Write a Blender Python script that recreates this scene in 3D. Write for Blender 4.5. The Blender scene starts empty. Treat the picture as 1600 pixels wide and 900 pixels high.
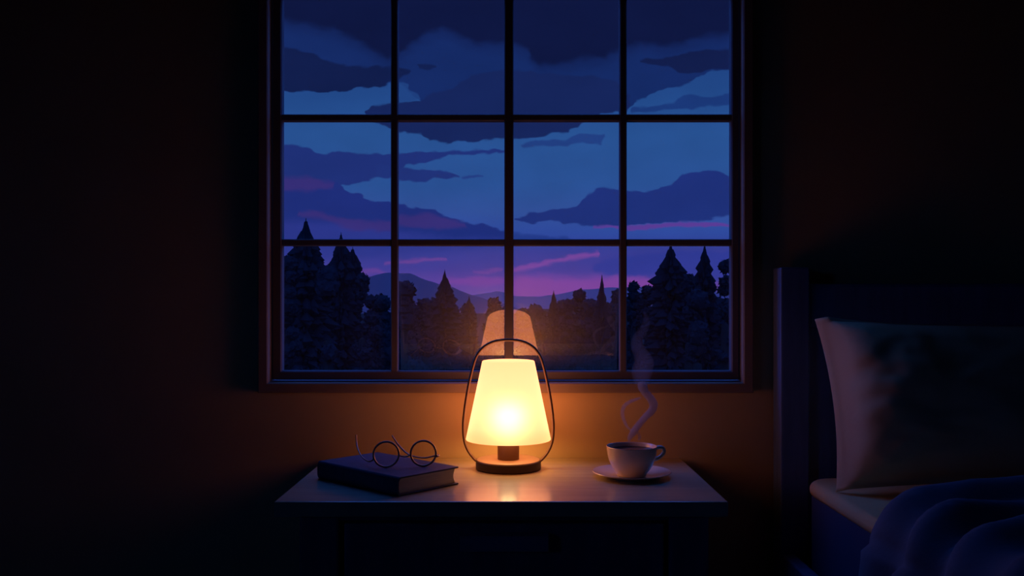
import bpy, bmesh, math, random
from mathutils import Vector, Matrix, noise as mnoise

S = bpy.context.scene
COL = S.collection
R = math.radians
FPX = 1400.0          # focal length in pixels of a 1600-wide frame
HZ = 475.0            # horizon row
EYE = 0.905           # eye height
S.view_settings.view_transform = 'Standard'
try: S.view_settings.look = 'None'
except Exception: pass
S.view_settings.exposure = 0.0
S.view_settings.gamma = 1.0
S.view_settings.use_curve_mapping = False

def X(px, Y): return (px - 800.0) / FPX * Y
def Z(py, Y): return EYE + (HZ - py) / FPX * Y
def P(px, py, Y): return Vector((X(px, Y), Y, Z(py, Y)))
def lin1(c):
    c /= 255.0
    return c / 12.92 if c <= 0.04045 else ((c + 0.055) / 1.055) ** 2.4
def lin(rgb, k=1.0): return tuple(lin1(c) * k for c in rgb) + (1.0,)

# ------------------------------------------------------------------ objects
def obj(name, bm, mat, parent=None, smooth=False, angle=None):
    me = bpy.data.meshes.new(name)
    if smooth:
        for f in bm.faces: f.smooth = True
    bm.to_mesh(me); bm.free()
    if angle is not None and hasattr(me, 'set_sharp_from_angle'):
        me.set_sharp_from_angle(angle=R(angle))
    o = bpy.data.objects.new(name, me)
    COL.objects.link(o)
    if mat: me.materials.append(mat)
    if parent is not None:
        o.parent = parent
        o.matrix_parent_inverse = Matrix.Translation(parent.location).inverted()
    return o
def tag(o, label=None, cat=None, group=None, kind=None):
    if label: o['label'] = label
    if cat: o['category'] = cat
    if group: o['group'] = group
    if kind: o['kind'] = kind
    return o
def thing(name, label, cat, loc, group=None):
    o = bpy.data.objects.new(name, None)
    o.empty_display_size = 0.05
    o.location = loc
    COL.objects.link(o)
    return tag(o, label, cat, group)

# ------------------------------------------------------------------ mesh tools
def add_box(bm, x0, x1, y0, y1, z0, z1, bev=0.0, seg=2):
    vs = [bm.verts.new(p) for p in ((x0,y0,z0),(x1,y0,z0),(x1,y1,z0),(x0,y1,z0),(x0,y0,z1),(x1,y0,z1),(x1,y1,z1),(x0,y1,z1))]
    fs = [bm.faces.new([vs[i] for i in q]) for q in ((0,3,2,1),(4,5,6,7),(0,1,5,4),(1,2,6,5),(2,3,7,6),(3,0,4,7))]
    if bev > 0:
        es = list({e for f in fs for e in f.edges})
        bmesh.ops.bevel(bm, geom=es, offset=bev, segments=seg, profile=0.5, affect='EDGES')
    return bm
def box(x0, x1, y0, y1, z0, z1, bev=0.0, seg=2):
    return add_box(bmesh.new(), x0, x1, y0, y1, z0, z1, bev, seg)
def lathe(profile, segs=64, center=(0,0,0), bm=None):
    """profile: list of (r,z); r==0 ends are closed to a point."""
    bm = bm or bmesh.new()
    cx, cy, cz = center
    rings = []
    for r, z in profile:
        if r <= 1e-7:
            rings.append([bm.verts.new((cx, cy, cz + z))])
        else:
            rings.append([bm.verts.new((cx + r*math.cos(2*math.pi*k/segs), cy + r*math.sin(2*math.pi*k/segs), cz + z)) for k in range(segs)])
    for a, b in zip(rings, rings[1:]):
        for k in range(segs):
            k2 = (k+1) % segs
            if len(a) == 1 and len(b) == 1: continue
            if len(a) == 1: bm.faces.new((a[0], b[k2], b[k]))
            elif len(b) == 1: bm.faces.new((a[k], a[k2], b[0]))
            else: bm.faces.new((a[k], a[k2], b[k2], b[k]))
    bmesh.ops.recalc_face_normals(bm, faces=bm.faces)
    return bm
def smooth_path(pts, rad=None, n=8, closed=False):
    pts = [Vector(p) for p in pts]
    N = len(pts)
    out, orad = [], []
    rng = range(N) if closed else range(N-1)
    for i in rng:
        if closed: p0, p1, p2, p3 = pts[(i-1) % N], pts[i], pts[(i+1) % N], pts[(i+2) % N]
        else: p0, p1, p2, p3 = pts[max(i-1,0)], pts[i], pts[i+1], pts[min(i+2,N-1)]
        for k in range(n):
            t = k/n
            out.append(0.5*((2*p1) + (p2-p0)*t + (2*p0-5*p1+4*p2-p3)*t*t + (3*p1-p0-3*p2+p3)*t**3))
            if rad: orad.append(rad[i] + (rad[(i+1) % N]-rad[i])*t)
    if not closed:
        out.append(pts[-1])
        if rad: orad.append(rad[-1])
    return (out, orad) if rad else out
def sweep(path, rad, segs=12, closed=False, bm=None, flat=1.0, side=None):
    """tube; flat scales the section along 'side'."""
    bm = bm or bmesh.new()
    n = len(path)
    rad = rad if isinstance(rad, (list, tuple)) else [rad]*n
    rings = []
    prev = None
    for i in range(n):
        if closed: t = path[(i+1) % n] - path[i-1]
        else: t = path[min(i+1, n-1)] - path[max(i-1, 0)]
        t.normalize()
        if side is not None: u = Vector(side)
        elif prev is None: u = Vector((0,0,1)) if abs(t.z) < 0.9 else Vector((1,0,0))
        else: u = prev
        u = (u - t*u.dot(t)).normalized()
        prev = u
        v = t.cross(u)
        rings.append([bm.verts.new(path[i] + u*(math.cos(2*math.pi*k/segs)*rad[i]*flat) + v*(math.sin(2*math.pi*k/segs)*rad[i])) for k in range(segs)])
    for i in range(n if closed else n-1):
        a, b = rings[i], rings[(i+1) % n]
        for k in range(segs):
            k2 = (k+1) % segs
            bm.faces.new((a[k], a[k2], b[k2], b[k]))
    if not closed:
        bm.faces.new(list(reversed(rings[0]))); bm.faces.new(rings[-1])
    bmesh.ops.recalc_face_normals(bm, faces=bm.faces)
    return bm

# ------------------------------------------------------------------ materials
def new_mat(name):
    m = bpy.data.materials.new(name); m.use_nodes = True
    nt = m.node_tree; nt.nodes.clear()
    out = nt.nodes.new('ShaderNodeOutputMaterial')
    return m, nt, out
def pmat(name, col, rough=0.6, metal=0.0, spec=0.5, coat=0.0, coat_rough=0.2, var=0.0, scale=20.0, stretch=(1,1,1), bump=0.0, bscale=None, sheen=0.0):
    m, nt, out = new_mat(name)
    b = nt.nodes.new('ShaderNodeBsdfPrincipled')
    nt.links.new(b.outputs[0], out.inputs[0])
    c = tuple(col[:3]) + (1.0,)
    b.inputs['Base Color'].default_value = c
    b.inputs['Roughness'].default_value = rough
    b.inputs['Metallic'].default_value = metal
    b.inputs['Specular IOR Level'].default_value = spec
    b.inputs['Coat Weight'].default_value = coat
    b.inputs['Coat Roughness'].default_value = coat_rough
    if sheen: b.inputs['Sheen Weight'].default_value = sheen
    if var or bump:
        tc = nt.nodes.new('ShaderNodeTexCoord'); mp = nt.nodes.new('ShaderNodeMapping')
        mp.inputs['Scale'].default_value = stretch
        nt.links.new(tc.outputs['Object'], mp.inputs['Vector'])
        if var:
            nz = nt.nodes.new('ShaderNodeTexNoise'); nz.inputs['Scale'].default_value = scale; nz.inputs['Detail'].default_value = 5
            nt.links.new(mp.outputs[0], nz.inputs['Vector'])
            rp = nt.nodes.new('ShaderNodeValToRGB')
            rp.color_ramp.elements[0].position = 0.3; rp.color_ramp.elements[1].position = 0.7
            rp.color_ramp.elements[0].color = tuple(x*(1-var) for x in c[:3]) + (1,)
            rp.color_ramp.elements[1].color = tuple(min(1, x*(1+var)) for x in c[:3]) + (1,)
            nt.links.new(nz.outputs[0], rp.inputs[0]); nt.links.new(rp.outputs[0], b.inputs['Base Color'])
        if bump:
            n2 = nt.nodes.new('ShaderNodeTexNoise'); n2.inputs['Scale'].default_value = bscale or scale; n2.inputs['Detail'].default_value = 4
            nt.links.new(mp.outputs[0], n2.inputs['Vector'])
            bp = nt.nodes.new('ShaderNodeBump'); bp.inputs['Strength'].default_value = bump; bp.inputs['Distance'].default_value = 0.002
            nt.links.new(n2.outputs[0], bp.inputs['Height']); nt.links.new(bp.outputs[0], b.inputs['Normal'])
    return m

M = {}
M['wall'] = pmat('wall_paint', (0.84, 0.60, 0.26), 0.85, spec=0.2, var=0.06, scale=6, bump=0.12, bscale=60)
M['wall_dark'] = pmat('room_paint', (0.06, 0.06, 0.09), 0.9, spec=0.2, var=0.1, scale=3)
M['ceil'] = pmat('ceiling_paint', (0.07, 0.07, 0.10), 0.9, spec=0.1, var=0.08, scale=3)
M['floor'] = pmat('floor_boards', (0.06, 0.04, 0.035), 0.5, var=0.3, scale=8, stretch=(1, 12, 1))
M['casing'] = pmat('casing_wood', (0.38, 0.27, 0.18), 0.6, spec=0.3, var=0.08, scale=12)
M['frame'] = pmat('window_wood', (0.16, 0.13, 0.13), 0.55, spec=0.4, var=0.10, scale=12, stretch=(1, 1, 1))
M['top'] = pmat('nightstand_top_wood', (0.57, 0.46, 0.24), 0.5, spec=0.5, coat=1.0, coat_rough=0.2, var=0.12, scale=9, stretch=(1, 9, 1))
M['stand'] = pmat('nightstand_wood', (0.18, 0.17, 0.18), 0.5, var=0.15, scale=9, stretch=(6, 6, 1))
M['pull'] = pmat('pull_metal', (0.50, 0.50, 0.56), 0.35, metal=0.6)
M['bedwood'] = pmat('bed_wood', (0.16, 0.24, 0.40), 0.5, var=0.15, scale=10, stretch=(8, 8, 1))
M['bronze'] = pmat('lamp_bronze', (0.05, 0.025, 0.012), 0.45, metal=0.1, spec=0.35)
M['plate'] = pmat('lamp_base_lit_top', (0.42, 0.28, 0.15), 0.5, metal=0.2)  # paler copy of the base bronze, lamplight painted into its top
M['hoop'] = pmat('lamp_hoop_bronze', (0.15, 0.07, 0.032), 0.4, metal=0.3)
M['neck'] = pmat('lamp_neck_bronze', (0.13, 0.065, 0.03), 0.45, metal=0.3)
M['cover'] = pmat('book_cloth', (0.055, 0.06, 0.10), 0.6, spec=0.5, var=0.15, scale=60, bump=0.15, bscale=300)
M['pages'] = pmat('page_edges', (0.95, 0.80, 0.50), 0.9, spec=0.1, var=0.18, scale=6, stretch=(3, 3, 220))
M['wire'] = pmat('glasses_metal', (0.62, 0.42, 0.30), 0.35, metal=0.3)
M['china'] = pmat('china', (0.92, 0.78, 0.56), 0.30, spec=0.5, coat=1.0, coat_rough=0.15, var=0.03, scale=10)
M['coffee'] = pmat('coffee_liquid', (0.035, 0.018, 0.010), 0.12, spec=0.5)
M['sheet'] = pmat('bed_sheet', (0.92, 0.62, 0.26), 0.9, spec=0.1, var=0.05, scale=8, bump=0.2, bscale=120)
M['mside'] = pmat('mattress_side_shaded', (0.08, 0.09, 0.15), 0.9, spec=0.1, var=0.05, scale=8)  # the tabletop's shade is put into this dark side colour
M['pillow'] = pmat('pillow_cotton', (0.80, 0.56, 0.28), 0.9, spec=0.1, var=0.05, scale=8, bump=0.2, bscale=120)
M['blanket'] = pmat('blanket_wool', (0.16, 0.19, 0.23), 0.95, spec=0.1, var=0.1, scale=14, bump=0.3, bscale=160)
M['needle'] = pmat('conifer_needles', (0.008, 0.011, 0.013), 1.0, spec=0.0)
M['leaf'] = pmat('tree_leaves', (0.009, 0.012, 0.014), 1.0, spec=0.0)
M['bark'] = pmat('bark', (0.012, 0.010, 0.009), 1.0, spec=0.0, var=0.2, scale=8)
M['ground'] = pmat('forest_ground', (0.02, 0.018, 0.016), 1.0, spec=0.0, var=0.3, scale=0.3)
M['hill1'] = pmat('far_hill_hazed', (0.16, 0.06, 0.062), 1.0, spec=0.0, var=0.06, scale=0.01)  # distance haze put into the hill colour
M['hill2'] = pmat('far_hill_hazed_pale', (0.30, 0.095, 0.095), 1.0, spec=0.0, var=0.05, scale=0.01)  # farther ridge, with more haze painted in

def glass_mat(name, refl, haze, haze_rough, tint=(1,1,1), rcol=(1,1,1)):
    m, nt, out = new_mat(name)
    tr = nt.nodes.new('ShaderNodeBsdfTransparent'); tr.inputs[0].default_value = tint + (1,)
    g = nt.nodes.new('ShaderNodeBsdfGlossy'); g.inputs['Roughness'].default_value = 0.015; g.inputs[0].default_value = rcol + (1,)
    h = nt.nodes.new('ShaderNodeBsdfGlossy'); h.inputs['Roughness'].default_value = haze_rough; h.inputs[0].default_value = rcol + (1,)
    m1 = nt.nodes.new('ShaderNodeMixShader'); m1.inputs[0].default_value = refl
    m2 = nt.nodes.new('ShaderNodeMixShader'); m2.inputs[0].default_value = haze
    nt.links.new(tr.outputs[0], m1.inputs[1]); nt.links.new(g.outputs[0], m1.inputs[2])
    nt.links.new(m1.outputs[0], m2.inputs[1]); nt.links.new(h.outputs[0], m2.inputs[2])
    nt.links.new(m2.outputs[0], out.inputs[0])
    return m
M['pane'] = glass_mat('window_glass', 0.15, 0.14, 0.5, (1,1,1), (1.0, 0.88, 0.72))
M['lens'] = glass_mat('spectacle_lens', 0.09, 0.02, 0.3, (0.93, 0.93, 0.95))

# lamp shade: glowing fabric that is also a little see-through, so the bulb shows as a soft core
def shade_mat():
    m, nt, out = new_mat('lamp_shade_fabric')
    tc = nt.nodes.new('ShaderNodeTexCoord'); sp = nt.nodes.new('ShaderNodeSeparateXYZ')
    nt.links.new(tc.outputs['Object'], sp.inputs[0])
    mr = nt.nodes.new('ShaderNodeMapRange'); mr.inputs[1].default_value = 0.654; mr.inputs[2].default_value = 0.80
    nt.links.new(sp.outputs['Z'], mr.inputs[0])
    rp = nt.nodes.new('ShaderNodeValToRGB')
    e = rp.color_ramp.elements
    e[0].position = 0.0; e[0].color = (1.8, 0.56, 0.20, 1)
    e[1].position = 1.0; e[1].color = (2.0, 0.62, 0.28, 1)
    for p_, c_ in ((0.18, (2.2, 0.67, 0.29, 1)), (0.42, (2.35, 0.70, 0.32, 1)), (0.75, (2.2, 0.67, 0.31, 1))):
        x = e.new(p_); x.color = c_
    nt.links.new(mr.outputs[0], rp.inputs[0])
    em = nt.nodes.new('ShaderNodeEmission'); em.inputs['Strength'].default_value = 1.0
    nt.links.new(rp.outputs[0], em.inputs['Color'])
    rf = nt.nodes.new('ShaderNodeBsdfRefraction'); rf.inputs['IOR'].default_value = 1.5; rf.inputs['Roughness'].default_value = 0.95
    rf.inputs['Color'].default_value = (1, 0.95, 0.8, 1)
    df = nt.nodes.new('ShaderNodeBsdfDiffuse'); df.inputs[0].default_value = (0.3, 0.2, 0.12, 1)
    mx = nt.nodes.new('ShaderNodeMixShader'); mx.inputs[0].default_value = 0.26
    nt.links.new(df.outputs[0], mx.inputs[1]); nt.links.new(rf.outputs[0], mx.inputs[2])
    ad = nt.nodes.new('ShaderNodeAddShader')
    nt.links.new(mx.outputs[0], ad.inputs[0]); nt.links.new(em.outputs[0], ad.inputs[1])
    nt.links.new(ad.outputs[0], out.inputs[0])
    return m
M['shade'] = shade_mat()
def emit_mat(name, col, s):
    m, nt, out = new_mat(name)
    em = nt.nodes.new('ShaderNodeEmission'); em.inputs[0].default_value = col + (1,); em.inputs[1].default_value = s
    nt.links.new(em.outputs[0], out.inputs[0]); return m
M['bulb'] = emit_mat('bulb_glow', (1.0, 0.62, 0.25), 16.0)
def vol_mat(name, dens, col):
    m, nt, out = new_mat(name)
    v = nt.nodes.new('ShaderNodeVolumeScatter'); v.inputs['Color'].default_value = col + (1,); v.inputs['Density'].default_value = dens
    v.inputs['Anisotropy'].default_value = 0.0
    nt.links.new(v.outputs[0], out.inputs['Volume']); return m
M['steam1'] = vol_mat('steam_dense', 120.0, (0.85, 0.92, 1.0))
M['steam2'] = vol_mat('steam_thin', 7.5, (0.85, 0.92, 1.0))

# ------------------------------------------------------------------ camera
cam = bpy.data.cameras.new('camera'); co = bpy.data.objects.new('camera', cam); COL.objects.link(co)
co.location = (0, 0, EYE); co.rotation_euler = (R(90), 0, 0)
cam.sensor_width = 36.0; cam.lens = 36.0 * FPX / 1600.0
cam.shift_y = (HZ - 450.0) / 1600.0
cam.clip_start = 0.05; cam.clip_end = 5000
S.camera = co

# ------------------------------------------------------------------ sky
def build_world():
    w = bpy.data.worlds.new('dusk_sky'); S.world = w; w.use_nodes = True
    nt = w.node_tree; nt.nodes.clear(); N = nt.nodes; L = nt.links
    def math_(op, a, b=None, c=None):
        n = N.new('ShaderNodeMath'); n.operation = op
        for i, v in enumerate((a, b, c)):
            if v is None: continue
            if isinstance(v, (int, float)): n.inputs[i].default_value = v
            else: L.new(v, n.inputs[i])
        return n.outputs[0]
    tc = N.new('ShaderNodeTexCoord'); sp = N.new('ShaderNodeSeparateXYZ'); L.new(tc.outputs['Generated'], sp.inputs[0])
    yy = math_('MAXIMUM', sp.outputs['Y'], 0.05)
    # angular sky coordinates: az and el tangents, in 1/1400 units
    az = math_('MULTIPLY_ADD', math_('DIVIDE', sp.outputs['X'], yy), 1400.0, 800.0)
    el = math_('MULTIPLY_ADD', math_('DIVIDE', sp.outputs['Z'], yy), -1400.0, 475.0)
    cb = N.new('ShaderNodeCombineXYZ'); L.new(az, cb.inputs[0]); L.new(math_('MULTIPLY', el, 1.7), cb.inputs[1])
    def nz(scale, detail=3.0, off=0.0):
        n = N.new('ShaderNodeTexNoise'); n.inputs['Scale'].default_value = scale; n.inputs['Detail'].default_value = detail
        mp = N.new('ShaderNodeMapping'); mp.inputs['Location'].default_value = (off, off*0.7, off*0.3)
        L.new(cb.outputs[0], mp.inputs[0]); L.new(mp.outputs[0], n.inputs['Vector']); return n
    n1 = nz(0.035, 3.0); n2 = nz(0.045, 3.0, 731.0)
    wx = math_('ADD', az, math_('MULTIPLY', math_('SUBTRACT', n1.outputs[0], 0.5), 22.0))
    n4 = nz(0.006, 2.0, 213.0)
    outw = math_('MINIMUM', math_('DIVIDE', math_('MAXIMUM', math_('SUBTRACT', math_('ABSOLUTE', math_('SUBTRACT', az, 791.0)), 365.0), 0.0), 200.0), 1.0)
    wy = math_('ADD', el, math_('MULTIPLY', math_('SUBTRACT', n2.outputs[0], 0.5), 13.0))
    wy = math_('ADD', wy, math_('MULTIPLY', math_('MULTIPLY', math_('SUBTRACT', n4.outputs[0], 0.5), 330.0), outw))
    xn = math_('DIVIDE', math_('SUBTRACT', wx, 380.0), 840.0)
    YO, YS = -60.0, 620.0
    def curve(pts):
        n = N.new('ShaderNodeFloatCurve'); mp = n.mapping; mp.extend = 'HORIZONTAL'
        c = mp.curves[0]
        q = [((x-380.0)/840.0, (y-YO)/YS) for x, y in pts]
        q = [(min(max(x, 0.0), 1.0), min(max(y, 0.0), 1.0)) for x, y in q]
        if q[0][0] > 0.001: q.insert(0, (0.0, q[0][1]))
        if q[-1][0] < 0.999: q.append((1.0, q[-1][1]))
        c.points[0].location = q[0]; c.points[1].location = q[-1]
        for x, y in q[1:-1]: c.points.new(x, y)
        for p_ in c.points: p_.handle_type = 'VECTOR'
        mp.update()
        L.new(xn, n.inputs['Value'])
        return math_('MULTIPLY_ADD', n.outputs[0], YS, YO)
    def sstep(v, s):
        n = N.new('ShaderNodeMapRange'); n.interpolation_type = 'SMOOTHSTEP'
        n.inputs[1].default_value = -s; n.inputs[2].default_value = s
        L.new(v, n.inputs[0]); return n.outputs[0]
    # clear sky gradient
    rp = N.new('ShaderNodeValToRGB'); cr = rp.color_ramp
    stops = [(-400, (34, 66, 138)), (0, (24, 52, 112)), (150, (36, 76, 142)), (210, (41, 84, 150)), (290, (43, 83, 152)), (330, (50, 82, 156)), (365, (49, 76, 162)),
             (390, (54, 62, 150)), (420, (66, 62, 152)), (445, (92, 66, 158)), (470, (96, 74, 150)), (600, (40, 44, 90))]
    el_n = math_('DIVIDE', math_('ADD', el, 400.0), 1000.0)
    cr.elements[0].position = 0; cr.elements[0].color = lin(stops[0][1])
    cr.elements[1].position = 1; cr.elements[1].color = lin(stops[-1][1])
    for y, c in stops[1:-1]:
        e = cr.elements.new((y+400.0)/1000.0); e.color = lin(c)
    L.new(el_n, rp.inputs[0])
    cur = rp.outputs[0]
    def layer(cur, col, top, bot, s=1.6, k=1.0, s2=None):
        m = None
        if top is not None: m = sstep(math_('SUBTRACT', wy, curve(top)), s)
        if bot is not None:
            b = sstep(math_('SUBTRACT', curve(bot), wy), s2 or s)
            m = b if m is None else math_('MULTIPLY', m, b)
        m = math_('MULTIPLY', m, k)
        mx = N.new('ShaderNodeMix'); mx.data_type = 'RGBA'
        L.new(m, mx.inputs['Factor']); L.new(cur, mx.inputs[6]); mx.inputs[7].default_value = lin(col)
        return mx.outputs[2]
    OFFT = 540.0; OFFB = -50.0
    def lim(top, bot, x0, x1):
        if x0 < 430:          # clouds taper out past the left of the view
            m_ = (top[0][1]+bot[0][1])/2
            top = [(x0, m_)] + [(max(x, 441), y) for x, y in top]; bot = [(x0, m_)] + [(max(x, 441), y) for x, y in bot]
        if x1 > 1145:
            m_ = (top[-1][1]+bot[-1][1])/2
            top = [(min(x, 1142), y) for x, y in top] + [(x1, m_)]; bot = [(min(x, 1142), y) for x, y in bot] + [(x1, m_)]
        t = [(380, OFFT), (x0-1, OFFT)] + top + [(x1+1, OFFT), (1220, OFFT)]
        b = [(380, OFFB), (x0-1, OFFB)] + bot + [(x1+1, OFFB), (1220, OFFB)]
        return t, b
    # broad pink afterglow low in the middle
    t, b = lim([(790,434),(840,431),(900,436),(960,432),(1030,436)], [(790,464),(840,468),(900,462),(1030,452)], 760, 1040)
    cur = layer(cur, (128, 68, 158), t, b, 9, 0.85)
    t, b = lim([(690,437),(740,433),(790,434)], [(690,443),(740,446),(790,444)], 660, 800)
    cur = layer(cur, (118, 66, 160), t, b, 4, 0.8)
    t, b = lim([(800,420),(850,408),(900,398),(935,393)], [(800,428),(850,415),(900,405),(935,399)], 790, 940)
    cur = layer(cur, (128, 72, 160), t, b, 3.5, 0.8)
    t, b = lim([(600,410),(640,405),(700,401)], [(600,414),(640,411),(700,407)], 560, 710)
    cur = layer(cur, (112, 68, 152), t, b, 3, 0.75)
    t, b = lim([(560,425),(590,418),(610,428)], [(560,430),(590,426),(610,434)], 555, 615)
    cur = layer(cur, (104, 66, 152), t, b, 4, 0.7)
    t, b = lim([(735,424),(790,417)], [(735,428),(790,425)], 725, 800)
    cur = layer(cur, (112, 68, 154), t, b, 3, 0.7)
    # blue violet bank over the afterglow
    t, b = lim([(925,414),(950,403),(1000,398),(1060,392),(1140,394)], [(925,425),(980,431),(1060,432),(1140,440)], 920, 1180)
    cur = layer(cur, (46, 58, 150), t, b, 4, 0.8)
    # upper veil
    veil = [(380,142),(440,142),(500,143),(540,143),(560,137),(600,134),(612,130),(624,127),(638,143),(656,157),(690,175),(740,205),(800,216),(835,214),(862,208),(886,206),(905,196),(915,190),(941,176),(979,175),(992,160),(1017,147),(1040,138),(1077,131),(1090,120),(1112,112),(1137,109),(1220,106)]
    cur = layer(cur, (22, 44, 104), None, veil, 1.6)
    t, b = lim([(430,72),(490,84),(520,100),(560,104),(612,103),(640,112)], [(430,142),(500,143),(515,144),(540,143),(560,137),(600,134),(612,128),(640,114)], 385, 642)
    cur = layer(cur, (18, 31, 78), t, b, 2.5, 1, 1.6)
    top_b = [(380,28),(440,30),(470,36),(520,45),(560,62),(590,82),(608,92),(625,82),(640,70),(660,54),(690,44),(720,55),(745,66),(800,68),(825,76),(832,92),(845,100),(880,99),(905,91),(945,88),(966,78),(1000,67),(1040,72),(1070,65),(1100,55),(1137,52),(1220,50)]
    cur = layer(cur, (19, 35, 88), None, [(x, y+12) for x, y in top_b], 14, 0.8)
    cur = layer(cur, (15, 24, 66), None, top_b, 7)
    t, b = lim([(572,177),(580,164),(607,162),(625,160),(655,158),(665,150),(707,140),(722,127),(735,117),(757,114),(787,108),(830,112),(880,118),(930,120),(960,126),(985,150)],
               [(572,182),(592,194),(612,200),(625,207),(660,210),(675,220),(700,224),(720,220),(737,223),(762,219),(800,217),(835,214),(862,208),(886,206),(905,196),(915,190),(941,176),(979,175),(985,165)], 566, 990)
    cur = layer(cur, (23, 39, 94), t, b, 1.8)
    t, b = lim([(650,100),(672,99),(684,102)], [(650,108),(672,110),(684,104)], 645, 688)
    cur = layer(cur, (19, 34, 84), t, b, 2)
    t, b = lim([(1000,94),(1045,88),(1075,82),(1100,78),(1150,76)], [(1000,97),(1020,101),(1042,101),(1062,115),(1087,112),(1125,109),(1150,109)], 995, 1190)
    cur = layer(cur, (19, 31, 78), t, b, 2)
    t, b = lim([(985,170),(1050,160),(1070,150),(1110,151),(1150,147)], [(985,178),(1050,171),(1090,169),(1150,161)], 980, 1190)
    cur = layer(cur, (28, 58, 124), t, b, 2)
    # wisps under the upper mass
    t, b = lim([(812,226),(845,219),(885,219),(905,210),(925,209),(948,211)], [(812,229),(860,230),(890,226),(910,223),(935,226),(948,212)], 806, 952)
    cur = layer(cur, (34, 64, 132), t, b, 2)
    # left cloud, upper arm
    t, b = lim([(400,229),(460,227),(480,230),(502,242),(530,236),(560,240),(607,241),(652,237),(672,239),(697,236),(750,235),(775,232),(800,236)],
               [(400,310),(530,310),(537,290),(600,276),(637,258),(672,252),(700,243),(750,240),(800,239)], 386, 805)
    cur = layer(cur, (32, 50, 122), t, b, 1.6)
    t, b = lim([(590,256),(640,262),(690,266),(707,270),(716,275)], [(590,277),(625,281),(655,285),(675,279),(697,281),(712,277),(716,276)], 588, 718)
    cur = layer(cur, (33, 52, 124), t, b, 1.6)
    t, b = lim([(718,275),(735,274),(760,275)], [(718,278),(735,279),(760,277)], 712, 764)
    cur = layer(cur, (37, 64, 136), t, b, 1.6)
    # left cloud, body
    t, b = lim([(400,280),(530,284),(545,299),(560,301),(577,315),(607,315),(625,320),(650,326),(680,326),(690,335),(710,343),(737,350),(757,351),(787,360),(815,368),(895,372)],
               [(400,392),(600,388),(700,384),(800,380),(895,376)], 386, 900)
    cur = layer(cur, (31, 47, 124), t, b, 1.6, 1, 9)
    t, b = lim([(400,345),(560,350),(700,372),(800,374)], [(400,410),(700,395),(800,385)], 386, 805)
    cur = layer(cur, (46, 56, 142), t, b, 9, 0.8)
    for tp, bt, x0, x1, k in (([(440,277),(480,276),(525,288)], [(440,297),(490,298),(525,292)], 420, 530, 0.8),
                              ([(465,331),(500,331),(540,343),(620,346)], [(465,337),(510,344),(545,359),(620,360)], 455, 640, 0.8),
                              ([(620,338),(670,334),(730,351)], [(620,352),(680,358),(730,356)], 600, 745, 0.8)):
        t, b = lim(tp, bt, x0, x1); cur = layer(cur, (60, 48, 122), t, b, 4.5, k)
    # right cloud
    t, b = lim([(802,343),(827,332),(850,329),(882,325),(902,322),(907,312),(920,302),(940,294),(955,293),(980,299),(1020,299),(1032,292),(1052,289),(1062,277),(1077,270),(1097,266),(1115,266),(1137,271),(1180,280)],
               [(802,345),(830,349),(870,345),(890,350),(920,353),(960,353),(980,352),(1050,347),(1100,344),(1120,338),(1180,337)], 798, 1210)
    cur = layer(cur, (31, 50, 124), t, b, 1.6)
    t, b = lim([(925,353),(1000,352),(1060,347),(1100,346),(1140,349)], [(925,356),(1000,359),(1060,354),(1140,354)], 915, 1150)
    cur = layer(cur, (98, 56, 150), t, b, 2.2, 0.8)
    t, b = lim([(800,362),(850,368),(890,370)], [(800,376),(890,376)], 770, 900)
    cur = layer(cur, (38, 62, 142), t, b, 2, 0.8)
    # light patches left of the middle bar
    t, b = lim([(622,128),(634,126),(640,142),(656,146)], [(622,159),(640,158),(656,154)], 618, 658)
    cur = layer(cur, (32, 66, 130), t, b, 2, 0.8)
    # slow mottling
    n3 = nz(0.012, 2.0, 55.0)
    mm = math_('MULTIPLY_ADD', n3.outputs[0], 0.24, 0.88)
    sc = N.new('ShaderNodeVectorMath'); sc.operation = 'SCALE'; L.new(cur, sc.inputs[0]); L.new(mm, sc.inputs['Scale'])
    # away from the window side the dusk sky is plain
    far = N.new('ShaderNodeMapRange'); far.inputs[1].default_value = 0.05; far.inputs[2].default_value = 0.3; L.new(sp.outputs['Y'], far.inputs[0])
    mx = N.new('ShaderNodeMix'); mx.data_type = 'RGBA'; L.new(far.outputs[0], mx.inputs['Factor'])
    mx.inputs[6].default_value = lin((34, 60, 128)); L.new(sc.outputs[0], mx.inputs[7])
    # sky overhead and far to the sides, out of view, brightened as added blue fill
    ov = N.new('ShaderNodeMapRange'); ov.interpolation_type = 'SMOOTHSTEP'; ov.inputs[1].default_value = 0.84; ov.inputs[2].default_value = 0.5
    L.new(sp.outputs['Y'], ov.inputs[0])
    up = N.new('ShaderNodeMapRange'); up.interpolation_type = 'SMOOTHSTEP'; up.inputs[1].default_value = -0.02; up.inputs[2].default_value = 0.10
    L.new(sp.outputs['Z'], up.inputs[0])
    mo = N.new('ShaderNodeMix'); mo.data_type = 'RGBA'; L.new(math_('MULTIPLY', ov.outputs[0], up.outputs[0]), mo.inputs['Factor'])
    L.new(mx.outputs[2], mo.inputs[6]); mo.inputs[7].default_value = (0.08, 0.40, 2.5, 1)
    mx = mo
    bg = N.new('ShaderNodeBackground'); bg.inputs['Strength'].default_value = 1.25
    L.new(mx.outputs[2], bg.inputs[0])
    out = N.new('ShaderNodeOutputWorld'); L.new(bg.outputs[0], out.inputs[0])
build_world()

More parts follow.
